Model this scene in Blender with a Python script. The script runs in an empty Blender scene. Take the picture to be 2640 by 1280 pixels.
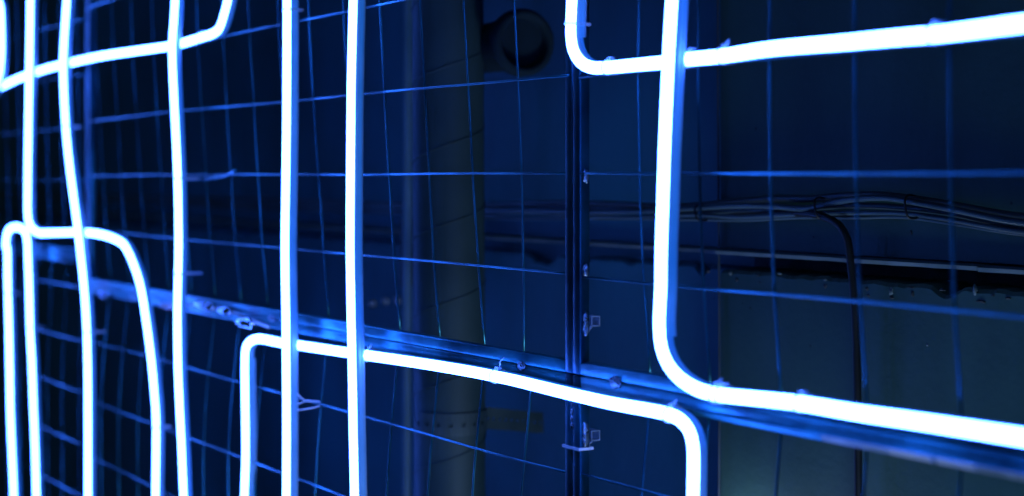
import bpy, bmesh, math, random
from mathutils import Vector, noise

# ------------------------------------------------------------------ camera / world / lights
rnd = random.Random(7)
S = bpy.context.scene
C = S.collection
TH = math.radians(31.65)            # angle between the view axis and the mesh screen
FPX = 4218.0                        # focal length in photograph pixels (2640 wide)
CAM = Vector((0.0, -0.902, 1.40))
HOR = 460.0                         # horizon row in the photograph
ct, st = math.cos(TH), math.sin(TH)
FWD = Vector((-ct, st, 0)); RGT = Vector((st, ct, 0)); UP = Vector((0, 0, 1))
H = 0.10                            # mesh pitch

cam_d = bpy.data.cameras.new('camera')
cam = bpy.data.objects.new('camera', cam_d); C.objects.link(cam)
cam.location = CAM
cam.rotation_euler = (math.radians(90), 0, math.radians(90) - TH)
cam_d.sensor_width = 36.0
cam_d.lens = FPX / 2640 * 36
cam_d.shift_y = -(640 - HOR) / 2640
cam_d.clip_start = 0.02; cam_d.clip_end = 60
cam_d.dof.use_dof = True
cam_d.dof.focus_distance = 1.74
cam_d.dof.aperture_fstop = 3.3
S.camera = cam

w = bpy.data.worlds.new('World'); S.world = w; w.use_nodes = True
bg = w.node_tree.nodes['Background']
bg.inputs['Color'].default_value = (0.30, 0.80, 1.0, 1); bg.inputs['Strength'].default_value = 0.02

def area(name, loc, target, size, power, col):
    d = bpy.data.lights.new(name, 'AREA'); d.shape = 'DISK'; d.size = size
    d.energy = power; d.color = col
    o = bpy.data.objects.new(name, d); C.objects.link(o); o.location = loc
    o.rotation_euler = (Vector(target) - Vector(loc)).to_track_quat('-Z', 'Y').to_euler()
    return o
# a work light standing low at the foot of the wall, past the lower edge of the picture
area('work_light', (-1.545, 0.365, 0.925), (-1.540, 0.40, 1.6), 0.035, 0.135, (0.88, 1.0, 1.45))
# the room's own light, low on the near side
area('room_light', (-1.00, 0.17, 0.48), (-1.25, 0.40, 1.10), 0.26, 3.7, (0.64, 0.95, 1.65))

S.view_settings.view_transform = 'Standard'
S.view_settings.look = 'None'
S.view_settings.exposure = 0.0
S.view_settings.gamma = 1.0
S.render.engine = 'CYCLES'
S.cycles.use_denoising = True
S.cycles.denoiser = 'OPENIMAGEDENOISE'
S.cycles.max_bounces = 8
S.cycles.sample_clamp_indirect = 6.0
S.cycles.caustics_reflective = False
S.cycles.caustics_refractive = False

def unproject(px, py, Y):
    """photograph pixel -> point on the vertical plane at depth Y of the screen"""
    d = FWD * FPX + RGT * (px - 1320) + UP * (HOR - py)
    return CAM + d * ((Y - CAM.y) / d.y)

# ------------------------------------------------------------------ materials
def mat(name):
    m = bpy.data.materials.new(name); m.use_nodes = True
    nt = m.node_tree
    return m, nt, nt.nodes['Principled BSDF']

def noise_mix(nt, bsdf, c0, c1, scale, lo=0.35, hi=0.65, detail=5, rough=(0.4, 0.6), bump=0.0, bscale=None, coord='Object'):
    tc = nt.nodes.new('ShaderNodeTexCoord')
    n = nt.nodes.new('ShaderNodeTexNoise'); n.inputs['Scale'].default_value = scale; n.inputs['Detail'].default_value = detail
    nt.links.new(tc.outputs[coord], n.inputs['Vector'])
    r = nt.nodes.new('ShaderNodeValToRGB')
    r.color_ramp.elements[0].position = lo; r.color_ramp.elements[0].color = (*c0, 1)
    r.color_ramp.elements[1].position = hi; r.color_ramp.elements[1].color = (*c1, 1)
    nt.links.new(n.outputs['Fac'], r.inputs['Fac']); nt.links.new(r.outputs['Color'], bsdf.inputs['Base Color'])
    mr = nt.nodes.new('ShaderNodeMapRange')
    mr.inputs['To Min'].default_value = rough[0]; mr.inputs['To Max'].default_value = rough[1]
    nt.links.new(n.outputs['Fac'], mr.inputs['Value']); nt.links.new(mr.outputs['Result'], bsdf.inputs['Roughness'])
    if bump:
        n2 = nt.nodes.new('ShaderNodeTexNoise'); n2.inputs['Scale'].default_value = bscale or scale * 6; n2.inputs['Detail'].default_value = 6
        nt.links.new(tc.outputs[coord], n2.inputs['Vector'])
        b = nt.nodes.new('ShaderNodeBump'); b.inputs['Strength'].default_value = bump; b.inputs['Distance'].default_value = 0.002
        nt.links.new(n2.outputs['Fac'], b.inputs['Height']); nt.links.new(b.outputs['Normal'], bsdf.inputs['Normal'])
    return tc, n, r

def make_glow():
    m = bpy.data.materials.new('neon_glow'); m.use_nodes = True
    nt = m.node_tree; nt.nodes.clear()
    o = nt.nodes.new('ShaderNodeOutputMaterial'); e = nt.nodes.new('ShaderNodeEmission')
    e.inputs['Color'].default_value = (0.045, 0.150, 1.0, 1); e.inputs['Strength'].default_value = 46.0
    nt.links.new(e.outputs[0], o.inputs['Surface'])
    return m
M_GLOW = make_glow()

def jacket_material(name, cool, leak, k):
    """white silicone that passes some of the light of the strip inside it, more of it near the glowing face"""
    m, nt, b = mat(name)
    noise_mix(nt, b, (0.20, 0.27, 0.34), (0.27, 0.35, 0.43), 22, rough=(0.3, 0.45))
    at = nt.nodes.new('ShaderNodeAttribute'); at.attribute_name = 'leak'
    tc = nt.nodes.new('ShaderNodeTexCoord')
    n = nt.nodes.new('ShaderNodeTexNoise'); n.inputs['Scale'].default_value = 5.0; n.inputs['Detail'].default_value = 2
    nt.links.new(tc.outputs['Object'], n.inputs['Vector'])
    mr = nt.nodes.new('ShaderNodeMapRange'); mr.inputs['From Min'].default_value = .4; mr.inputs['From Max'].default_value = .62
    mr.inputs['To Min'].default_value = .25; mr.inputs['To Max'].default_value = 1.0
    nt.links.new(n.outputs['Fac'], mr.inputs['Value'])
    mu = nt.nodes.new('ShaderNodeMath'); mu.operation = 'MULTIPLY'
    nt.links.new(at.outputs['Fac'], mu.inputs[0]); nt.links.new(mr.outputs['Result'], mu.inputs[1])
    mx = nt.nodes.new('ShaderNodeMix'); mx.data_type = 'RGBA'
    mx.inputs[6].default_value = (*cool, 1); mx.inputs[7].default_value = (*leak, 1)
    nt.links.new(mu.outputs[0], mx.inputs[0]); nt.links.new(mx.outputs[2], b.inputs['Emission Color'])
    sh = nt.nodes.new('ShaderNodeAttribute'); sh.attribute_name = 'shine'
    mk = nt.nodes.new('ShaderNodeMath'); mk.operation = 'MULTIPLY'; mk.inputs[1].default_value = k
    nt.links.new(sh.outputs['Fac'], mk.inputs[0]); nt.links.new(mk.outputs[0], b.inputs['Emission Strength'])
    return m
M_JACKET = jacket_material('silicone_jacket', (0.0, 0.10, 0.60), (0.14, 0.27, 0.95), 0.62)
M_CHANNEL = jacket_material('frosted_channel', (0.0, 0.115, 0.56), (0.06, 0.22, 0.85), 0.62)

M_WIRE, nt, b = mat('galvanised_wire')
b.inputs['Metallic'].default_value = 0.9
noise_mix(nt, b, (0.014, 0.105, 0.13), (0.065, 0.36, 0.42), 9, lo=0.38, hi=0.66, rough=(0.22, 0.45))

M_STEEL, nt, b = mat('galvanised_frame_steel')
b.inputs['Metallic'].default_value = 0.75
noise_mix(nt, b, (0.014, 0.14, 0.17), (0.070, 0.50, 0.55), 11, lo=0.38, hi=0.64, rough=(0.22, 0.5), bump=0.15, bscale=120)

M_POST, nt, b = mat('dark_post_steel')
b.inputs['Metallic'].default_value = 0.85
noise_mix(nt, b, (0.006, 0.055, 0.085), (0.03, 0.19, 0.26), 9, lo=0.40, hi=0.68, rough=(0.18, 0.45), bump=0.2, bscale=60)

M_WELD, nt, b = mat('weld_metal')
b.inputs['Metallic'].default_value = 0.9
noise_mix(nt, b, (0.12, 0.16, 0.18), (0.42, 0.5, 0.55), 160, rough=(0.18, 0.4), bump=0.6, bscale=400)

M_PLASTIC, nt, b = mat('clear_plastic')
b.inputs['Base Color'].default_value = (0.75, 0.8, 0.85, 1)
b.inputs['Roughness'].default_value = 0.25
tr = nt.nodes.new('ShaderNodeBsdfTransparent'); ms = nt.nodes.new('ShaderNodeMixShader'); ms.inputs[0].default_value = 0.4
nt.links.new(tr.outputs[0], ms.inputs[1]); nt.links.new(b.outputs[0], ms.inputs[2])
nt.links.new(ms.outputs[0], nt.nodes['Material Output'].inputs['Surface'])

M_LUG, nt, b = mat('bare_cut_steel')
b.inputs['Metallic'].default_value = 0.3
noise_mix(nt, b, (0.30, 0.36, 0.38), (0.5, 0.56, 0.58), 60, rough=(0.35, 0.5))

def wall_paint(name, c0, c1):
    m_, nt, b = mat(name)
    tc, n, r = noise_mix(nt, b, c0, c1, 2.6, detail=10, rough=(0.42, 0.62), bump=0.35, bscale=90)
    # small dark pits
    v = nt.nodes.new('ShaderNodeTexVoronoi'); v.inputs['Scale'].default_value = 26; v.inputs['Randomness'].default_value = 1
    nt.links.new(tc.outputs['Object'], v.inputs['Vector'])
    vr = nt.nodes.new('ShaderNodeValToRGB')
    vr.color_ramp.elements[0].position = 0.035; vr.color_ramp.elements[0].color = (0.15, 0.14, 0.13, 1)
    vr.color_ramp.elements[1].position = 0.06; vr.color_ramp.elements[1].color = (1, 1, 1, 1)
    nt.links.new(v.outputs['Distance'], vr.inputs['Fac'])
    n3 = nt.nodes.new('ShaderNodeTexNoise'); n3.inputs['Scale'].default_value = 5
    nt.links.new(tc.outputs['Object'], n3.inputs['Vector'])
    gate = nt.nodes.new('ShaderNodeMapRange'); gate.inputs['From Min'].default_value = 0.5; gate.inputs['From Max'].default_value = 0.6
    nt.links.new(n3.outputs['Fac'], gate.inputs['Value'])
    mx = nt.nodes.new('ShaderNodeMix'); mx.data_type = 'RGBA'; mx.blend_type = 'MULTIPLY'
    nt.links.new(gate.outputs['Result'], mx.inputs[0])
    nt.links.new(r.outputs['Color'], mx.inputs[6]); nt.links.new(vr.outputs['Color'], mx.inputs[7])
    mp = nt.nodes.new('ShaderNodeMapping'); mp.inputs['Scale'].default_value = (9, 9, 1.6)
    nt.links.new(tc.outputs['Object'], mp.inputs['Vector'])
    n4 = nt.nodes.new('ShaderNodeTexNoise'); n4.inputs['Scale'].default_value = 1.0; n4.inputs['Detail'].default_value = 6
    nt.links.new(mp.outputs[0], n4.inputs['Vector'])
    sr = nt.nodes.new('ShaderNodeValToRGB')
    sr.color_ramp.elements[0].position = 0.36; sr.color_ramp.elements[0].color = (0.82, 0.82, 0.80, 1)
    sr.color_ramp.elements[1].position = 0.56; sr.color_ramp.elements[1].color = (1, 1, 1, 1)
    nt.links.new(n4.outputs['Fac'], sr.inputs['Fac'])
    mx2 = nt.nodes.new('ShaderNodeMix'); mx2.data_type = 'RGBA'; mx2.blend_type = 'MULTIPLY'; mx2.inputs[0].default_value = 1.0
    nt.links.new(mx.outputs[2], mx2.inputs[6]); nt.links.new(sr.outputs['Color'], mx2.inputs[7])
    nt.links.new(mx2.outputs[2], b.inputs['Base Color'])
    return m_
M_WALL = wall_paint('painted_concrete', (0.014, 0.052, 0.043), (0.040, 0.108, 0.090))
M_WALL_HAZE = wall_paint('blue_painted_wall', (0.008, 0.092, 0.140), (0.020, 0.175, 0.255))  # left wall lighter and bluer: the tubes' navy haze is put into its colour

M_DARK, nt, b = mat('dark_recess_shade')  # dark colour puts the shade of the slot and pits into the surface
noise_mix(nt, b, (0.022, 0.030, 0.034), (0.06, 0.07, 0.075), 20, rough=(0.7, 0.9), bump=0.5)

M_TRIM, nt, b = mat('worn_trim')
noise_mix(nt, b, (0.08, 0.13, 0.14), (0.18, 0.24, 0.25), 14, rough=(0.5, 0.7), bump=0.3)

M_DUCT, nt, b = mat('dull_duct_metal')
b.inputs['Metallic'].default_value = 0.1
noise_mix(nt, b, (0.018, 0.044, 0.046), (0.038, 0.078, 0.080), 6, rough=(0.45, 0.65), bump=0.1)

M_STRAP, nt, b = mat('dull_strap_metal')
b.inputs['Metallic'].default_value = 0.2
noise_mix(nt, b, (0.035, 0.065, 0.070), (0.065, 0.105, 0.11), 12, rough=(0.45, 0.65))

M_BROWN, nt, b = mat('dark_brown_pipe')
noise_mix(nt, b, (0.012, 0.026, 0.036), (0.022, 0.042, 0.056), 9, rough=(0.8, 0.95))
b.inputs['Specular IOR Level'].default_value = 0.1

M_CABLE, nt, b = mat('grey_cable_sheath')
noise_mix(nt, b, (0.018, 0.045, 0.062), (0.075, 0.125, 0.15), 6, rough=(0.3, 0.45))
M_CABLE2, nt, b = mat('dark_cable_sheath')
noise_mix(nt, b, (0.04, 0.055, 0.065), (0.06, 0.08, 0.095), 18, rough=(0.3, 0.45))
M_BLACK, nt, b = mat('black_rubber')
noise_mix(nt, b, (0.004, 0.005, 0.006), (0.009, 0.010, 0.011), 18, rough=(0.4, 0.55))
M_CONDUIT, nt, b = mat('blue_grey_conduit')
noise_mix(nt, b, (0.08, 0.19, 0.26), (0.13, 0.26, 0.35), 12, rough=(0.4, 0.55))
M_PINK, nt, b = mat('reddish_tape')
noise_mix(nt, b, (0.5, 0.10, 0.08), (0.65, 0.2, 0.15), 40, rough=(0.25, 0.4))
M_FOIL, nt, b = mat('silver_foil_tape')
b.inputs['Metallic'].default_value = 1.0
noise_mix(nt, b, (0.6, 0.7, 0.8), (0.9, 0.95, 1.0), 40, rough=(0.12, 0.3), bump=0.4, bscale=90)
M_WHITE, nt, b = mat('white_plastic')
noise_mix(nt, b, (0.7, 0.7, 0.7), (0.82, 0.82, 0.82), 40, rough=(0.25, 0.4))

# ------------------------------------------------------------------ helpers
def link(name, me, m, parent=None, smooth=False):
    o = bpy.data.objects.new(name, me); C.objects.link(o)
    if m: me.materials.append(m)
    if smooth:
        for p in me.polygons: p.use_smooth = True
    if parent: o.parent = parent
    return o
def pyd(name, vs, fs, m, parent=None, smooth=False):
    me = bpy.data.meshes.new(name); me.from_pydata([tuple(v) for v in vs], [], fs); me.update()
    bm = bmesh.new(); bm.from_mesh(me); bmesh.ops.recalc_face_normals(bm, faces=bm.faces); bm.to_mesh(me); bm.free()
    return link(name, me, m, parent, smooth)
def bmo(name, bm, m, parent=None, smooth=False):
    me = bpy.data.meshes.new(name); bm.to_mesh(me); bm.free()
    return link(name, me, m, parent, smooth)
def thing(name, label, cat, group=None):
    o = bpy.data.objects.new(name, None); C.objects.link(o); o.empty_display_size = 0.02
    return tag(o, label, cat, group)
def tag(o, label, cat, group=None):
    o['label'] = label; o['category'] = cat
    if group: o['group'] = group
    return o
def structure(o):
    o['kind'] = 'structure'; return o

def box(name, x0, x1, y0, y1, z0, z1, m, parent=None, bevel=0.0, seg=2):
    bm = bmesh.new(); bmesh.ops.create_cube(bm, size=1)
    for v in bm.verts:
        v.co = Vector((x0 + (v.co.x + .5) * (x1 - x0), y0 + (v.co.y + .5) * (y1 - y0), z0 + (v.co.z + .5) * (z1 - z0)))
    if bevel: bmesh.ops.bevel(bm, geom=bm.edges[:], offset=bevel, segments=seg, affect='EDGES', profile=0.5)
    return bmo(name, bm, m, parent, smooth=bool(bevel))

def catmull(pts, step):
    pts = [Vector(p) for p in pts]
    P = [pts[0] * 2 - pts[1]] + pts + [pts[-1] * 2 - pts[-2]]
    out = []
    for i in range(1, len(P) - 2):
        a, b_, c, d = P[i - 1], P[i], P[i + 1], P[i + 2]
        # centripetal parametrisation
        t0 = 0; t1 = t0 + max((b_ - a).length, 1e-6) ** .5; t2 = t1 + max((c - b_).length, 1e-6) ** .5; t3 = t2 + max((d - c).length, 1e-6) ** .5
        n = max(2, int((c - b_).length / step))
        for k in range(n):
            t = t1 + (t2 - t1) * k / n
            A1 = a * ((t1 - t) / (t1 - t0)) + b_ * ((t - t0) / (t1 - t0))
            A2 = b_ * ((t2 - t) / (t2 - t1)) + c * ((t - t1) / (t2 - t1))
            A3 = c * ((t3 - t) / (t3 - t2)) + d * ((t - t2) / (t3 - t2))
            B1 = A1 * ((t2 - t) / (t2 - t0)) + A2 * ((t - t0) / (t2 - t0))
            B2 = A2 * ((t3 - t) / (t3 - t1)) + A3 * ((t - t1) / (t3 - t1))
            out.append(B1 * ((t2 - t) / (t2 - t1)) + B2 * ((t - t1) / (t2 - t1)))
    out.append(pts[-1])
    return out

def tangents(path):
    T = []
    for i in range(len(path)):
        a = path[max(0, i - 1)]; c = path[min(len(path) - 1, i + 1)]
        T.append((c - a).normalized())
    return T

def tube(name, path, r, m, parent=None, n=8, cap=True):
    path = [Vector(p) for p in path]; T = tangents(path)
    ref = Vector((0, 1, 0)) if abs(T[0].y) < 0.9 else Vector((1, 0, 0))
    vs, fs = [], []
    for p, t in zip(path, T):
        u = (ref - t * ref.dot(t)).normalized(); v = t.cross(u); ref = u
        for k in range(n):
            a = 2 * math.pi * k / n
            vs.append(p + (u * math.cos(a) + v * math.sin(a)) * r)
    for i in range(len(path) - 1):
        for k in range(n):
            k2 = (k + 1) % n
            fs.append((i * n + k, i * n + k2, (i + 1) * n + k2, (i + 1) * n + k))
    if cap:
        fs.append(tuple(range(n))); fs.append(tuple(range(len(vs) - n, len(vs))))
    return pyd(name, vs, fs, m, parent, smooth=True)

def sweep(name, path, section, m, parent=None, closed=False, smooth=True, cap=False):
    """section points (a, d): a across the run in the plane of the screen, d towards the viewer's side (-Y)"""
    path = [Vector(p) for p in path]; T = tangents(path); n = len(section)
    vs, fs = [], []
    N = Vector((0, -1, 0))
    for p, t in zip(path, T):
        nn = (N - t * N.dot(t)).normalized(); bb = t.cross(nn)
        for (a, d) in section: vs.append(p + bb * a + nn * d)
    for i in range(len(path) - 1):
        for k in range(n if closed else n - 1):
            k2 = (k + 1) % n
            fs.append((i * n + k, i * n + k2, (i + 1) * n + k2, (i + 1) * n + k))
    if cap:
        fs.append(tuple(range(n))); fs.append(tuple(range(len(vs) - n, len(vs))))
    return pyd(name, vs, fs, m, parent, smooth)

# ------------------------------------------------------------------ the wall behind (structure)
YW = 0.40
def wz(k, Y=YW):          # height of a level line on the plane Y whose slope constant is k
    return CAM.z - k * (Y - CAM.y) / ct
XJ = unproject(1858, 900, YW).x
YB = 0.46                 # the wall past the joint stands further back
WX0, WX1 = -9.0, 0.6
def levels(Y): return wz(.0570, Y), wz(.0618, Y), wz(.0745 if Y < .45 else .0722, Y)
def wall_section(x0, x1, Y, trims, M_WALL):
    t1, t0, sl = levels(Y)
    dr = 0.055 if Y < .45 else 0.016
    structure(box('wall', x0, x1, Y, Y + 0.16, t1, 3.4, M_WALL))
    structure(box('wall_recess', x0, x1 - .001, Y + dr, Y + 0.15, sl - 0.05, t1 - 0.0005, M_DARK if Y < .45 else M_WALL))
    vs, fs = [], []
    n = int((x1 - x0) / 0.005)
    for i in range(n + 1):
        x = x0 + (x1 - x0) * i / n
        q = Vector((x * 34, 0, 3.1))
        e = noise.noise(q) * 0.0026 + noise.noise(q * 3.3) * 0.0020
        g_ = noise.noise(Vector((x * 15 + 4.0, 1.7, 0)))
        if g_ > 0.28: e -= (g_ - 0.28) * 0.05
        zt = sl + e - 0.001
        dd = 0.004 * noise.noise(Vector((x * 60, 9, 2)))
        vs += [(x, Y, 0.0), (x, Y, zt - 0.004), (x, Y + 0.003 + abs(dd), zt), (x, Y + dr - .001, zt + 0.002)]
    for i in range(n):
        a = i * 4; c = a + 4
        for k in range(3): fs.append((a + k, a + k + 1, c + k + 1, c + k))
    fs.append((0, 3, 2, 1))
    structure(pyd('wall', vs, fs, M_WALL))
    structure(box('wall_core', x0 + .0015, x1 - .0015, Y + 0.115, Y + 0.16, 0.0, sl - 0.052, M_DARK))
    for (a0, a1, dz) in trims:
        vs, fs = [], []
        n = max(2, int((a1 - a0) / 0.02))
        for i in range(n + 1):
            x = a0 + (a1 - a0) * i / n
            j = 0.0007 * noise.noise(Vector((x * 40, 2.0, 0)))
            for (yy, zz) in ((Y - 0.003, t1 - 0.0008 + dz), (Y - 0.010, t1 - .0030 + dz), (Y - 0.009, t0 + dz + j), (Y + dr - .001, t0 + dz + j), (Y + dr - .001, t1 - 0.0008 + dz)):
                vs.append((x, yy, zz))
        for i in range(n):
            for k in range(5):
                fs.append((i * 5 + k, i * 5 + (k + 1) % 5, i * 5 + 5 + (k + 1) % 5, i * 5 + 5 + k))
        fs += [(0, 1, 2, 3, 4), tuple(range(len(vs) - 5, len(vs)))]
        structure(pyd('wall_trim', vs, fs, M_TRIM))
xa = unproject(2535, 690, YW).x; xb = unproject(2212, 670, YW).x
wall_section(XJ, WX1, YW, [(XJ + .001, xb, -0.0006), (xb + .001, xa, -0.0008), (xa + .001, WX1, -0.0018)], M_WALL)
wall_section(WX0, XJ + .004, YB, [(WX0, XJ + .003, 0)], M_WALL_HAZE)

# ------------------------------------------------------------------ mesh panels
def interp(tab, z):
    if z <= tab[0][0]: return tab[0][1]
    for (a, fa), (b_, fb) in zip(tab, tab[1:]):
        if z <= b_:
            t = (z - a) / (b_ - a); return fa + (fb - fa) * t
    return tab[-1][1]
UPPER = [(-1.9, .0165), (-1.0, .0080), (0, 0.001), (1, -.0055), (2, -.0115), (3, -.016), (5, -.020)]
LOWER = [(-8, .012), (-6, -.002), (-4.2, -.004), (-3.4, 0.0), (-2.9, .005), (-2.0, .0150)]
UPPER_R = [(-1.9, .0150), (-1.0, .0070), (0, 0.002), (1, .0005), (2, .001), (5, .003)]
FT = 0.0125                  # frame tube
def zh(k): return CAM.z + k * H

def mesh_panel(x0, x1, k0, k1, rail_mat, cols, rows, field, label, xfix=None, amp=1.0):
    """frame of square tubes with wires welded behind; x0..x1, heights k0..k1 in pitches about the camera height"""
    t = thing('mesh_panel', label, 'mesh panel', 'wire mesh panels of the screen')
    t.location = (0, 0, 0)
    z0, z1 = zh(k0), zh(k1)
    bv = 0.0016
    box('stile', x0, x0 + FT, 0, FT, z0, z1, M_POST, t, bv)
    box('stile', x1 - FT, x1, 0, FT, z0, z1, M_POST, t, bv)
    box('rail', x0 + FT + .0003, x1 - FT - .0003, 0.0004, FT, z0, z0 + FT, M_STEEL, t, bv)
    box('rail', x0 + FT + .0003, x1 - FT - .0003, 0.0004, FT, z1 - FT, z1, M_STEEL, t, bv)
    R = 0.00125
    def Y(x, k):
        e = min(1.0, (x - x0) / 0.10, (x1 - x) / 0.10); e = max(e, 0.0)
        y = interp(field, k) * amp
        return y * (0.35 + 0.65 * e) + 0.004 * (1 - e) + 0.0012 * noise.noise(Vector((x * 5, k * 0.9, 3)))
    for ci, xc in enumerate(cols):
        ph = rnd.uniform(0, 9); pts = []
        n = int((z1 - z0) / 0.03)
        for i in range(n + 1):
            z = z0 + .004 + (z1 - z0 - .008) * i / n; k = (z - CAM.z) / H
            dx = 0.0014 * noise.noise(Vector((ph, k * 0.35, 0)))
            if xfix and ci in xfix: dx += interp(xfix[ci], k)
            yy = Y(xc, k)
            if i in (0, n): yy = max(yy, FT + R)
            pts.append((xc + dx, yy, z))
        tube('vertical_wire', pts, R, M_WIRE, t, n=8)
    for k in rows:
        pts = []; n = int((x1 - x0) / 0.035); ph = rnd.uniform(0, 9)
        for i in range(n + 1):
            x = x0 + 0.004 + (x1 - x0 - .008) * i / n
            dk = 0.02 * noise.noise(Vector((x * 3.0, ph, 0)))
            pts.append((x, Y(x, k) - 2 * R + 0.0002, zh(k + dk)))
        tube('horizontal_wire', pts, R, M_WIRE, t, n=8)
    return t

XP = unproject(1475, 700, 0).x         # seam between the left and the right panels
XL = unproject(226, 400, 0).x
KM = -1.945                            # height of the slit between upper and lower rails
g = 0.0006
colsL = [XP + .0045 - .1 * i for i in range(1, 16)]
colsR = [-1.2395, -1.150, -1.054, -.952, -.8535] + [-.755 + .1 * i for i in range(9)]
colsF = [XL - .055 - .1 * i for i in range(0, 20)]
fixU = {0: [(-1.9, -.021), (-1.0, -.008), (0, 0.0), (2, .004)]}
fixL = {0: [(-8, -.004), (-3.5, -.002), (-2, 0.0)]}
P_UL = mesh_panel(XL + g, XP - g, KM + .004, 5.3, M_STEEL, colsL, [.05, 1.03, 2.06, 3.05, 4.05, -.955], UPPER,
    'wide upper wire mesh panel between the two posts, above the middle rail', fixU)
P_LL = mesh_panel(XL + g, XP - g, -8.2, KM - .004, M_STEEL, colsL, [-2.94, -3.99, -5.0, -6.0, -7.0], LOWER,
    'lower wire mesh panel between the two posts, below the middle rail', fixL)
P_UR = mesh_panel(XP + g, 0.26, KM + .004, 5.3, M_STEEL, colsR, [.035, 1.0, 2.0, 3.0, 4.0, -.97], UPPER_R,
    'near upper wire mesh panel beside the looping black cable')
P_LR = mesh_panel(XP + g, 0.26, -8.2, KM - .004, M_STEEL, colsR, [-2.92, -3.92, -4.92, -5.92, -6.92], LOWER,
    'near lower wire mesh panel at the bottom beneath the thick curved neon')
P_UF = mesh_panel(-5.1, XL - g, -1.44, 5.3, M_STEEL, colsF, [-.04, .93, 1.90, 2.90, 3.9, -.98 + .0], UPPER,
    'far upper wire mesh panel past the blurred post', amp=0.4)
P_LF = mesh_panel(-5.1, XL - g, -8.2, -1.46, M_STEEL, colsF, [-2.02, -3.0, -3.92, -4.87, -5.82, -6.8], LOWER,
    'far lower wire mesh panel behind the narrow neon arch', amp=0.4)

# sloped lip added for the near rail's pale highlight, in paler pieces and tape
for (pa, pb, m_) in ((1790, 2120, M_STEEL), (2122, 2290, M_LUG), (2293, 2404, M_WHITE), (2416, 2516, M_WHITE), (2522, 2900, M_LUG)):
    xa_ = unproject(pa, 1100, 0).x; xb_ = unproject(pb, 1150, 0).x
    z_ = zh(KM - .004) - FT
    vs = []
    for x_ in (xa_, xb_):
        vs += [(x_, -.0030, z_ + .0012), (x_, 0.0005, z_ - .0038), (x_, .0030, z_ - .0038), (x_, .0010, z_ + .0012)]
    pyd('rail_highlight_lip', vs, [(0, 1, 5, 4), (1, 2, 6, 5), (2, 3, 7, 6), (3, 0, 4, 7), (0, 1, 2, 3), (4, 5, 6, 7)], m_, P_LR)

def blob(name, c, sx, sy, sz, m, parent, seed=0, rough=0.35):
    bm = bmesh.new(); bmesh.ops.create_icosphere(bm, subdivisions=3, radius=1)
    for v in bm.verts:
        f = 1 + rough * noise.noise(v.co * 1.7 + Vector((seed * 3.1, seed, 0))) + rough * .4 * noise.noise(v.co * 4.5 + Vector((seed, 0, 2)))
        v.co = Vector(c) + Vector((v.co.x * sx * f, v.co.y * sy * f, v.co.z * sz * f))
    return bmo(name, bm, m, parent, smooth=True)
# weld beads bridging the slit of the middle rail and the posts
for s, (px, py, par, sx, sz) in enumerate(((1345, 935, P_UL, .008, .0045), (1585, 985, P_UR, .010, .006), (925, 868, P_UL, .006, .004),
                                           (700, 845, P_UL, .012, .004), (1840, 1035, P_UR, .010, .004))):
    p = unproject(px, py, -0.0002); p.z = zh(KM) + rnd.uniform(-.001, .001)
    blob('weld_bead', p, sx, .0013, sz, M_WELD, par, s)
for s, (px, py, par) in enumerate(((1507, 822, P_UR), (1503, 836, P_UR), (1511, 850, P_UR), (1512, 1122, P_LR), (1508, 1136, P_LR), (1513, 1108, P_LR), (1509, 456, P_UR), (1512, 700, P_UR))):
    p = unproject(px, py, 0.007); p.x = XP + g + FT + .0004
    blob('weld_bead', p, .0018, .0035, .0065, M_WELD, par, s + 11)
for s, py in enumerate((1040, 1062, 1080, 1098)):
    p = unproject(1475, py, -.0003); p.x = XP
    blob('weld_bead', p, .0016, .0012, .003, M_WELD, P_LL, s + 31)

# square lugs on the side of the post
def lug(px, py, parent):
    """a stub of small square tube behind the post, its open end towards the near side"""
    c = unproject(px, py, 0.0225); q, th = 0.0052, 0.0009
    xe = c.x; xs = XP - .006
    vs, fs = [], []
    for x in (xs, xe):
        for e in (q, q - th):
            vs += [(x, c.y - e, c.z - e), (x, c.y + e, c.z - e), (x, c.y + e, c.z + e), (x, c.y - e, c.z + e)]
    for k in range(4):
        k2 = (k + 1) % 4
        fs += [(k, k2, 8 + k2, 8 + k), (4 + k, 4 + k2, 12 + k2, 12 + k), (8 + k, 8 + k2, 12 + k2, 12 + k), (k, k2, 4 + k2, 4 + k)]
    o = pyd('square_lug', vs, fs, M_LUG, parent)
    tube('neck', [(XP + FT * .9, FT - .001, c.z - .0095), (xe - .001, c.y - .0075, c.z - .0072), (xe, c.y - .005, c.z - .005)], .0013, M_LUG, o)
lug(1536, 829, P_UR); lug(1536, 1124, P_LR)

# strap tie round the double post
def band(name, x0, x1, y0, y1, z, hgt, th, m, parent=None):
    vs, fs = [], []
    for zz in (z - hgt / 2, z + hgt / 2):
        for e in (0, th):
            vs += [(x0 - e, y0 - e, zz), (x1 + e, y0 - e, zz), (x1 + e, y1 + e, zz), (x0 - e, y1 + e, zz)]
    for k in range(4):
        k2 = (k + 1) % 4
        fs += [(k, k2, 8 + k2, 8 + k), (4 + k, 4 + k2, 12 + k2, 12 + k), (k, k2, 4 + k2, 4 + k), (8 + k, 8 + k2, 12 + k2, 12 + k)]
    return pyd(name, vs, fs, m, parent)
zt = unproject(1490, 1158, 0).z
pt = thing('cable_tie', 'pale cable tie cinched round the double post below the lower lug', 'cable tie')
band('strap', XP - g - FT - .0008, XP + g + FT + .0008, -.0010, FT + .002, zt, .0026, .0011, M_WHITE, pt)
box('lock', XP - .028 + .010, XP - .0125, FT - .002, FT + .006, zt - .003, zt + .003, M_WHITE, pt, .0006)

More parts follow.
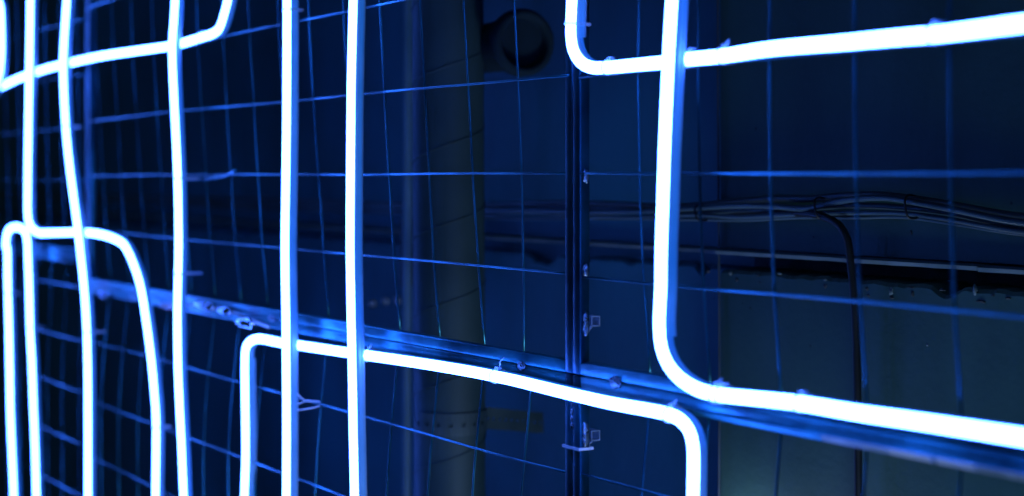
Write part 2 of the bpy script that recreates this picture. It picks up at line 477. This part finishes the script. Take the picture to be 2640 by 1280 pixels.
# ------------------------------------------------------------------ neon runs
RD = 0.0058                         # radius of the glowing dome
LB = 0.0100                         # depth of the jacket behind it
DOME = [(RD * math.cos(math.pi * i / 10), RD * math.sin(math.pi * i / 10)) for i in range(11)]
DOME = [(RD, -.0012)] + DOME + [(-RD, -.0012)]
RJ = RD + 0.0003
JACK = [(RD - .0008, -.0010), (RJ, -.0014), (RJ, -LB * .55), (RJ - .0005, -LB * .60), (RJ - .0005, -LB * .70), (RJ, -LB * .75), (RJ, -LB + .0008), (RJ - .0008, -LB),
        (-RJ + .0008, -LB), (-RJ, -LB + .0008), (-RJ, -LB * .75), (-RJ + .0005, -LB * .70), (-RJ + .0005, -LB * .60), (-RJ, -LB * .55), (-RJ, -.0014), (-RD + .0008, -.0010)]
K = 1.9515
def rg(ox, oy, *pts): return [(ox + a / K, oy + c / K) for a, c in pts]

CHAN = [(RJ, -LB * .38), (RJ + .0010, -LB * .42), (RJ + .0010, -LB * .80), (RJ + .0004, -LB * .86), (RJ + .0010, -LB * .92), (RJ + .0010, -LB - .0022), (-RJ - .0010, -LB - .0022),
        (-RJ - .0010, -LB * .92), (-RJ - .0004, -LB * .86), (-RJ - .0010, -LB * .80), (-RJ - .0010, -LB * .42), (-RJ, -LB * .38)]
def leak(o, sec):
    a = o.data.attributes.new('leak', 'FLOAT', 'POINT'); n = len(sec)
    for i in range(len(o.data.vertices)):
        a.data[i].value = max(0.0, min(1.0, 1 + sec[i % n][1] / (LB * .45)))
    a = o.data.attributes.new('shine', 'FLOAT', 'POINT')      # the base of the profile is opaque
    low = min(d for _, d in sec)
    for i in range(len(o.data.vertices)):
        a.data[i].value = 0.0 if sec[i % n][1] < low + .0002 else 1.0
def neon(label, pts, ties=(), channels=()):
    """pts: photograph pixel of the centre of the glow and its distance in front of the screen"""
    P = [unproject(px, py, -d) for (px, py, d) in pts]
    path = catmull(P, 0.008)
    t = thing('neon_tube', label, 'neon tube', 'white glowing neon tubes tied to the mesh')
    sweep('glowing_face', path, DOME, M_GLOW, t)
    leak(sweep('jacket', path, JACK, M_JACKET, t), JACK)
    near = lambda px, py: min(range(len(path)), key=lambda i: pix_d(path[i], px, py))
    for (a, c, e, f) in channels:
        i0, i1 = sorted((near(a, c), near(e, f)))
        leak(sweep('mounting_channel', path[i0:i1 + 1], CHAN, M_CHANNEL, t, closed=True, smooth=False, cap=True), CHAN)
    for (px, py, back, tail) in ties:
        T = tangents(path); best = near(px, py)
        tie(path[best], T[best], back, tail, t)
    return t, path

def pix_d(p, px, py):
    d = p - CAM; z = d.dot(FWD)
    return (1320 + FPX * d.dot(RGT) / z - px) ** 2 + (HOR - FPX * d.z / z - py) ** 2

def tie(p, tg, back, tail, parent):
    """a clear cable tie looped round the tube and back to the mesh"""
    N = Vector((0, -1, 0)); bb = tg.cross(N).normalized()
    if bb.z < -.3: bb = -bb
    R2 = RJ + 0.0006
    sec = [(R2 * math.cos(a), R2 * math.sin(a)) for a in [math.pi * i / 10 for i in range(11)]]
    sec += [(-R2, -LB), (-R2 * .5, -LB - back), (R2 * .5, -LB - back), (R2, -LB)]
    wd, th = 0.0016, 0.0007
    vs, fs = [], []; n = len(sec)
    for (a, d) in sec:
        L = math.hypot(a, d) or 1
        o2 = Vector((a / L, d / L))
        for s_ in (-1, 1):
            for e in (0, th):
                vs.append(p + bb * (a + o2.x * e) + N * (d + o2.y * e) + tg * (s_ * wd))
    for i in range(n):
        j = (i + 1) % n
        a, c = i * 4, j * 4
        fs += [(a, a + 2, c + 2, c), (a + 1, a + 3, c + 3, c + 1), (a, a + 1, c + 1, c), (a + 2, a + 3, c + 3, c + 2)]
    o = pyd('cable_tie', vs, fs, M_PLASTIC, parent)
    hp = p + bb * (R2 + .0012) + N * (-LB * .4)
    bm = bmesh.new(); bmesh.ops.create_cube(bm, size=1)
    for v in bm.verts:
        v.co = hp + bb * (v.co.x * .003) + N * (v.co.y * .0045) + tg * (v.co.z * .0045)
    bmesh.ops.bevel(bm, geom=bm.edges[:], offset=.0006, segments=2, affect='EDGES')
    bmo('lock', bm, M_PLASTIC, o, True)
    if tail:
        q = [hp, hp + bb * .006 + tg * .004, hp + bb * (tail * .6) + tg * (tail * .5) + N * .002, hp + bb * tail + tg * (tail * .9)]
        tube('tail', catmull(q, .003), .0008, M_PLASTIC, o, n=6)

def off(pts, d): return [(a, c, d) for a, c in pts]

neon('short curved neon tube cut off by the edge of the picture',
     off([(-60, -14), (-22, -6), (-4, 3), (3, 22), (5, 60), (6, 110), (5, 150), (0, 190), (-14, 232), (-40, 290)], .048))
neon('neon tube dropping then turning sideways into a tall rounded shoulder',
     off([(84, -230), (82, -90)] + rg(0, 0, (157, 0), (153, 250), (150, 430), (146, 700)), .048)
     + off([(73.2, 500)], .042) + off([(73.5, 552), (76, 572), (83, 589)], .036)
     + off([(95, 599)], .031) + off(rg(0, 0, (240, 1173), (390, 1170), (490, 1178), (575, 1203), (630, 1240)), .030)
     + off(rg(0, 640, (680, 95), (712, 200), (740, 370), (766, 570), (780, 720), (789, 850), (790, 960), (787, 1249)), .030) + off([(403, 1420), (402, 1600)], .030),
     ties=((206, 600, .01, 0), (404, 1100, .012, 0)))
neon('narrow neon arch with two long legs in the lower corner',
     off([(42, 1600), (40, 1420)] + rg(0, 640, (73, 1249), (65, 1050), (57, 850), (52, 600), (48, 400), (42, 150), (39, 0))
     + [(17, 640), (18, 614), (22, 597), (30, 588), (42, 586), (54, 589), (64, 596), (70, 608), (72.5, 626), (73.5, 648)]
     + rg(0, 640, (150, 200), (155, 400), (165, 600), (172, 800), (180, 1000), (187, 1249)) + [(100, 1420), (104, 1600)], .030),
     ties=((22, 760, .012, 0), (84, 850, .012, 0)))
neon('neon tube bowing inward as it crosses the rounded shoulder',
     off([(184, -230), (180, -90)] + rg(0, 0, (340, 0), (330, 150), (322, 300), (324, 430), (335, 640), (350, 800), (375, 1000), (395, 1150), (406, 1249))
     + rg(0, 640, (427, 200), (440, 400), (445, 600), (447, 900), (447, 1249)) + [(230, 1420), (231, 1600)], .048),
     ties=((172, 330, .015, 0), (225, 860, .02, 0)))
neon('slanting neon tube ending in a sharp upward elbow',
     off([(-190, 330), (-80, 265)] + rg(0, 0, (0, 440), (80, 402), (150, 375), (240, 345), (320, 325), (500, 285), (700, 255), (870, 230), (940, 212), (1010, 190), (1075, 168), (1108, 140), (1128, 85), (1150, 0)) + [(606, -90), (622, -220)], .030),
     ties=((518, 96, .006, 0),))
neon('long upright neon tube nearest to the rounded shoulder',
     off([(460, -230), (455, -90)] + rg(0, 0, (885, 0), (878, 120), (871, 220), (872, 320), (880, 500), (890, 700), (898, 900), (902, 1100), (903, 1249))
     + rg(0, 640, (897, 300), (900, 600), (908, 800), (918, 1000), (928, 1249)) + [(482, 1420), (488, 1600)], .048),
     ties=((459, 460, .02, 0), (462, 710, .025, 0)))
T7, path7 = neon('straight upright neon tube with a thin wire loop tied to it',
     off([(743, -230), (742, -90)] + rg(660, 0, (160, 0), (158, 600), (153, 1000), (150, 1249)) + rg(660, 640, (155, 400), (158, 900), (157, 1249)) + [(740, 1420), (740, 1600)], .0310),
     ties=((741, 30, .01, 0),), channels=((743, -220, 740, 1590),))
neon('straight upright neon tube standing just before the blue conduit',
     off([(917, -230), (914, -90)] + rg(660, 0, (493, 0), (484, 400), (480, 800), (478, 1249)) + rg(660, 640, (482, 300), (488, 600), (493, 900), (500, 1249)) + [(918, 1420), (920, 1600)], .0310), channels=((917, -220, 920, 1590),))
neon('neon tube running along the middle rail with both ends bent down',
     off([(632, 1600), (632, 1420)] + rg(0, 640, (1234, 1249), (1240, 1050), (1238, 780), (1236, 600), (1238, 520)) + [(639, 889), (650, 878), (667, 874)]
     + rg(660, 640, (45, 461), (130, 478), (220, 491), (460, 527), (560, 541), (870, 587), (1100, 626), (1220, 650))
     + rg(1320, 640, (0, 664), (300, 737), (500, 782), (700, 818), (790, 838), (850, 866), (895, 920), (914, 990), (917, 1080), (914, 1249)) + [(1786, 1420), (1785, 1600)], .0142), channels=((632, 1590, 635, 926),),
     ties=((948, 920, .004, .004), (1280, 972, .004, .013), (1722, 1066, .004, .006)))
neon('neon tube with a rounded corner running along the top to the picture edge',
     off([(1478, -230), (1477, -90)] + rg(1320, 0, (305, 0), (300, 120), (301, 190), (312, 255), (345, 312), (395, 340), (480, 340), (620, 328), (760, 315), (860, 302), (1060, 282), (1288, 248))
     + rg(1980, 0, (400, 213), (700, 185), (830, 175), (1000, 155), (1288, 118)) + [(2800, 44), (3000, 24)], .0165), channels=((1478, -220, 1473, 97),),
     ties=((1566, 174, .010, 0), (1775, 152, .004, 0), (1870, 145, .010, .004), (2410, 90, .012, 0), (1473, 60, .01, 0)))
neon('thick upright neon tube sweeping round into the lower run',
     off([(1745, -230), (1739, -90)] + rg(1320, 0, (808, 0), (796, 200), (786, 400), (773, 700), (763, 1000), (755, 1249)) + rg(1320, 640, (752, 200)), .0335)
     + off(rg(1320, 640, (745, 390), (755, 500), (790, 590), (850, 660), (930, 710), (1020, 735)), .030)
     + off(rg(1980, 640, (0, 764), (160, 782), (440, 828), (800, 880), (1288, 955)), .022) + off([(2800, 1156), (3000, 1190)], .022), channels=((1745, -220, 1702, 880),),
     ties=((1835, 1012, .008, .005), (1860, 1016, .008, 0), (2062, 1042, .01, 0)))

# loop of thin wire tied from the upright tube to the mesh
lp = [unproject(a, c, y) for a, c, y in ((768, 1058, -.032), (776, 1057, -.022), (796, 1054, -.010), (815, 1050, -.001), (826, 1044, .004), (822, 1036, .002), (805, 1035, -.006), (788, 1034, -.014), (777, 1026, -.022), (767, 1016, -.032))]
tag(tube('wire_loop', catmull(lp, .003), .0010, M_WHITE), 'thin pale wire loop joining an upright neon tube to the mesh', 'wire loop')
lp = [unproject(a, c, y) for a, c, y in ((766, 1042, -.028), (775, 1040, -.022), (786, 1034, -.014))]
tag(tube('tie_end', catmull(lp, .003), .0010, M_WHITE), 'short loose end splaying from the thin wire loop', 'wire end')

# ------------------------------------------------------------------ things between screen and wall
# spiral duct
YD = 0.19; RDU = 0.0485
DC = unproject(1157, 640, YD)
duct = thing('spiral_duct', 'dull upright spiral duct with raised seams behind the mesh', 'duct')
def duct_x(z): return DC.x + (DC.z - z) * 0.008
def cyl(name, zs, r, m, parent, n=48):
    vs, fs = [], []
    for z in zs:
        for k in range(n):
            a = 2 * math.pi * k / n
            vs.append((duct_x(z) + r * math.cos(a), YD + r * math.sin(a), z))
    for i in range(len(zs) - 1):
        for k in range(n):
            fs.append((i * n + k, i * n + (k + 1) % n, (i + 1) * n + (k + 1) % n, (i + 1) * n + k))
    return pyd(name, vs, fs, m, parent, True)
cyl('shell', [0.2 + .1 * i for i in range(25)], RDU, M_DUCT, duct)
pitch = 0.1045
ang_r = math.atan2(RGT.y, RGT.x)
zseam = unproject(1243, 116, YD).z
hel = []
for i in range(-48 * 9, 48 * 5):
    a = 2 * math.pi * i / 48
    z = zseam + pitch * i / 48
    hel.append((duct_x(z) + (RDU + .0004) * math.cos(ang_r + a), YD + (RDU + .0004) * math.sin(ang_r + a), z))
tube('seam', hel, .0011, M_DUCT, duct, n=6)

# perforated hanging strap
def perforated(name, L, hgt, pitch_, fmap, m, parent, rhole=.0032):
    vs, fs = [], []
    n = int(L / pitch_)
    for c in range(n):
        u0 = c * pitch_; uc = u0 + pitch_ / 2; h2 = hgt / 2; p2 = pitch_ / 2
        base = len(vs)
        outer = [(u0 + pitch_, 0), (u0 + pitch_, h2), (uc, h2), (u0, h2), (u0, 0), (u0, -h2), (uc, -h2), (u0 + pitch_, -h2)]
        inner = [(uc + rhole * math.cos(math.pi / 4 * k), rhole * math.sin(math.pi / 4 * k)) for k in range(8)]
        for q in (outer, inner):
            for (u, v) in q: vs.append(fmap(u, v))
        for k in range(8):
            k2 = (k + 1) % 8
            fs.append((base + k, base + k2, base + 8 + k2, base + 8 + k))
    o = pyd(name, vs, fs, m, parent)
    md = o.modifiers.new('thickness', 'SOLIDIFY'); md.thickness = .0012; md.offset = 1
    return o
strap = thing('perforated_strap', 'dark perforated metal strap clamped round the spiral duct', 'strap')
zs = unproject(1257, 1104, YD).z
RS = RDU + .0022
arc = math.pi * 1.05
def f_arc(u, v):
    a = ang_r + 0.35 - u / RS
    return Vector((duct_x(zs) + RS * math.cos(a), YD + RS * math.sin(a), zs + v - .002))
perforated('clamp_band', RS * arc, .030, .017, f_arc, M_STRAP, strap)
e0 = f_arc(0, 0); e1 = unproject(1410, 1092, YW - .004)
dirv = (e1 - e0); Ls = dirv.length; dirv.normalize()
perforated('wall_tab', Ls, .030, .017, lambda u, v: e0 + dirv * u + Vector((0, 0, v)), M_STRAP, strap)

# dark branch pipe with a flanged collar
branch = thing('branch_pipe', 'dark brown branch pipe with a round collar above the cables', 'pipe')
bp0 = unproject(1262, 122, .30); bp1 = unproject(1400, 118, .30); RB = .040
def ring_sweep(name, pts, radii, m, parent, n=36):
    vs, fs = [], []
    pts = [Vector(p) for p in pts]; ax = (pts[-1] - pts[0]).normalized()
    u = Vector((0, 0, 1)); u = (u - ax * u.dot(ax)).normalized(); v = ax.cross(u)
    for p, r in zip(pts, radii):
        for k in range(n):
            a = 2 * math.pi * k / n; vs.append(p + (u * math.cos(a) + v * math.sin(a)) * r)
    for i in range(len(pts) - 1):
        for k in range(n): fs.append((i * n + k, i * n + (k + 1) % n, (i + 1) * n + (k + 1) % n, (i + 1) * n + k))
    return pyd(name, vs, fs, m, parent, True)
ax = Vector((1, -.10, 0)).normalized()
b0 = unproject(1240, 128, .26)
ring_sweep('barrel', [b0 + ax * t_ for t_ in (-.04, .05, .12, .125)], [RB * .82, RB * .86, RB * .9, RB * .9], M_BROWN, branch)
ring_sweep('end_cap', [b0 + ax * t_ for t_ in (.126, .1262)], [RB * .88, .0005], M_BROWN, branch)
ring_sweep('collar', [b0 + ax * t_ for t_ in (.115, .117, .122, .134, .140, .142, .138, .125)], [RB * .9, RB * 1.06, RB * 1.12, RB * 1.12, RB * 1.06, RB * .92, RB * .84, RB * .80], M_BROWN, branch)

# vertical conduit by the duct
tag(tube('conduit', [unproject(1052 + (1280 - y) * .004 - 4, y, .33) for y in range(-500, 2200, 150)], .0072, M_CONDUIT, n=20), 'slim blue-lit conduit standing upright beside the spiral duct', 'conduit')
# black trunking piece at its side
p0 = unproject(1036, 566, .37); p1 = unproject(1050, 742, .37)
tag(box('cable_trunking', p0.x - .012, p0.x + .012, .372, .398, p1.z, p0.z, M_BLACK, None, .002), 'short black upright trunking fixed to the wall beside the slim conduit', 'trunking')
# bolt heads on the wall
for px, py, lab in ((965, 783, 'small bolt head on the wall farthest from the slim conduit'), (998, 777, 'small bolt head on the wall, middle of three'), (1029, 775, 'small bolt head on the wall nearest to the slim conduit')):
    c = unproject(px, py, YW)
    bm = bmesh.new(); bmesh.ops.create_cone(bm, cap_ends=True, segments=6, radius1=.0075, radius2=.0062, depth=.008)
    for v in bm.verts: v.co = c + Vector((v.co.x, -v.co.z - .004, v.co.y))
    tag(bmo('bolt_head', bm, M_WELD), lab, 'bolt', 'bolts on the wall')

# cable bundle along the wall
def cable(label, pts, r, m, name='cable', y=YW - .012):
    P = [unproject(a, c, y if len(q) == 0 else q[0]) for (a, c, *q) in pts]
    return tag(tube(name, catmull(P, .012), r, m, n=12), label, 'cable', 'cables strung along the wall')
def kx(x, k): return HOR + k * (x + 1280)
def run(ys, y):   # ys: list of (px, py); extend along the wall with the vanishing direction
    a0 = ys[0]; k = (a0[1] - HOR) / (a0[0] + 1280)
    far = [(px, kx(px, k) + 3 * math.sin(px * .013 + y * 900), y) for px in (-350, -100, 150, 400, 650, 900)]
    far = [f for f in far if f[0] < a0[0] - 120]
    b1 = ys[-1]; k1 = (b1[1] - HOR) / (b1[0] + 1280)
    return far + [(a, c, y) for a, c in ys] + [(2900, kx(2900, k1), y), (3300, kx(3300, k1), y)]
cable('topmost wall cable, arching over the hanging black cable',
      run([(1250, 531), (1330, 527), (1440, 524), (1560, 526), (1750, 533), (1900, 521), (2000, 513), (2090, 513), (2160, 507), (2250, 503), (2340, 511), (2450, 528), (2640, 560)], .386), .0042, M_CABLE2)
cable('pale wall cable that rises into a bright hump past the first cable tie',
      run([(1250, 542), (1400, 545), (1560, 548), (1760, 539), (1900, 531), (1990, 532), (2080, 538), (2140, 525), (2200, 514), (2290, 511), (2370, 524), (2460, 541), (2640, 575)], .376), .0036, M_CABLE)
cable('middle wall cable dipping between its neighbours',
      run([(1250, 552), (1400, 538), (1560, 537), (1770, 550), (1900, 542), (1980, 541), (2090, 536), (2200, 530), (2330, 536), (2450, 550), (2640, 588)], .388), .0034, M_CABLE)
cable('lower wall cable crossing under the pale one',
      run([(1250, 557), (1330, 549), (1450, 555), (1600, 561), (1780, 554), (1900, 560), (2000, 556), (2100, 551), (2240, 549), (2335, 551), (2450, 567), (2640, 598)], .382), .0028, M_CABLE)
cable('lowest thin wall cable hugging the plaster',
      run([(1250, 562), (1400, 564), (1560, 563), (1790, 566), (1930, 567), (2060, 561), (2200, 561), (2330, 560), (2460, 577), (2640, 604)], .390), .0024, M_CABLE)
# black cable leaving the bundle and hanging down
P = [unproject(a, c, y) for a, c, y in ((1700, 551, .392), (1900, 548, .392), (2030, 549, .386), (2095, 553, .376), (2130, 562, .372), (2165, 582, .372), (2185, 620, .374), (2193, 680, .376), (2203, 780, .378), (2208, 900, .380), (2211, 1050, .380), (2213, 1280, .380), (2213, 1600, .380), (2210, 1900, .38))]
tag(tube('hanging_cable', catmull(P, .01), .0044, M_BLACK, n=14), 'thick black cable leaving the bundle and hanging straight down the wall', 'cable')
# ties round the bundle
for px, py0, py1, lab in ((2101, 512, 562, 'tie gathering the wall cables where the black cable drops'), (1792, 532, 568, 'tie gathering the wall cables behind the thick upright tube'), (2334, 506, 562, 'tie gathering the wall cables nearest to the picture edge')):
    a = unproject(px, py0, .368); c = unproject(px + 8, py1, .368)
    q = [a + Vector((0, .014, 0)), a + Vector((0, .006, .001)), a + Vector((0.001, -.001, -.002)), (a + c) / 2 + Vector((0, -.0025, 0)), c + Vector((0, -.001, .001)), c + Vector((0, .006, -.001)), c + Vector((0, .014, 0))]
    tag(tube('bundle_tie', catmull(q, .004), .0013, M_BLACK, n=8), lab, 'cable tie')
# thin cable in the wall joint
tag(tube('joint_cable', [(XJ + .0015 * math.sin(z * 7), YW - .0035, z) for z in [0.2 + .1 * i for i in range(31)]], .0014, M_CABLE2, n=8), 'hair-thin cable running down the upright wall joint', 'cable')

# shiny connectors and tape on the far middle rail
conn = thing('wire_connector', 'shiny sleeved wire connector lying on the far middle rail', 'connector')
c0 = unproject(548, 800, -.006)
for dx, L in ((-.062, .075), (.03, .05)):
    tube('sleeve', [c0 + Vector((dx, 0, .004 - .02 * dx)), c0 + Vector((dx + L * .9, -.002, .004 - .02 * (dx + L)))], .0062, M_FOIL, conn, n=14)
tube('lead', [c0 + Vector((-.16, .004, -.004)), c0 + Vector((-.06, 0, .004)), c0 + Vector((.09, -.001, .002)), c0 + Vector((.2, .004, -.010))], .0022, M_WHITE, conn)
tag(blob('tape_wad', unproject(632, 833, -.007), .030, .008, .0085, M_FOIL, None, 5, .25), 'crumpled silver tape wad stuck on the far middle rail', 'tape')
tag(blob('tape_patch', unproject(440, 792, -.004), .05, .004, .005, M_PINK, None, 8, .5), 'reddish tape strip on the far middle rail between two tubes', 'tape')
tag(blob('tape_bead', unproject(268, 762, -.004), .03, .004, .006, M_FOIL, None, 3, .3), 'small shiny tape lump at the far end of the middle rail', 'tape')


# loose tie tail where an upright tube meets the mesh
lp = [unproject(a, c, y) for a, c, y in ((478, 461, -.030), (500, 463, -.016), (530, 462, -.008), (565, 457, -.010), (590, 450, -.016), (606, 438, -.022))]
tag(tube('tie_tail', catmull(lp, .006), .0022, M_WIRE), 'loose tie tail sticking out over the far mesh at eye level', 'cable tie')
# broken plaster and anchor holes under the slot
wall_lower = [o for o in C.objects if o.name.startswith('wall') and len(o.data.vertices if o.type == 'MESH' else []) > 400]
wall_lower = max((o for o in wall_lower if o.data.materials and o.data.materials[0] == M_WALL), key=lambda o: min(v.co.x for v in o.data.vertices))
chips = ((1884, 705, 9, 8), (1900, 722, 7, 10), (1955, 712, 6, 5), (1960, 728, 5, 4), (2128, 722, 7, 5), (2128, 738, 8, 9), (2236, 745, 6, 7), (2240, 762, 5, 5), (2298, 752, 8, 14), (2300, 768, 8, 5),
         (2350, 742, 12, 4), (2354, 758, 6, 14), (2514, 748, 8, 18), (2532, 778, 16, 6), (2560, 762, 7, 5), (1826, 700, 6, 6), (2010, 706, 9, 4), (2430, 748, 11, 4), (2600, 770, 9, 5), (1935, 795, 4, 3), (2392, 890, 4, 4), (2350, 600, 4, 9), (2098, 612, 4, 3))
for q, (px, py, wpx, hpx) in enumerate(chips):
    c = unproject(px, py, YW + .0004); k = 2.0 / FPX
    o = blob('plaster_chip', (c.x, c.y, c.z), wpx * k * .8, .0016, hpx * k * .55, M_DARK if q % 4 else M_TRIM, wall_lower, q * 1.7, .7)
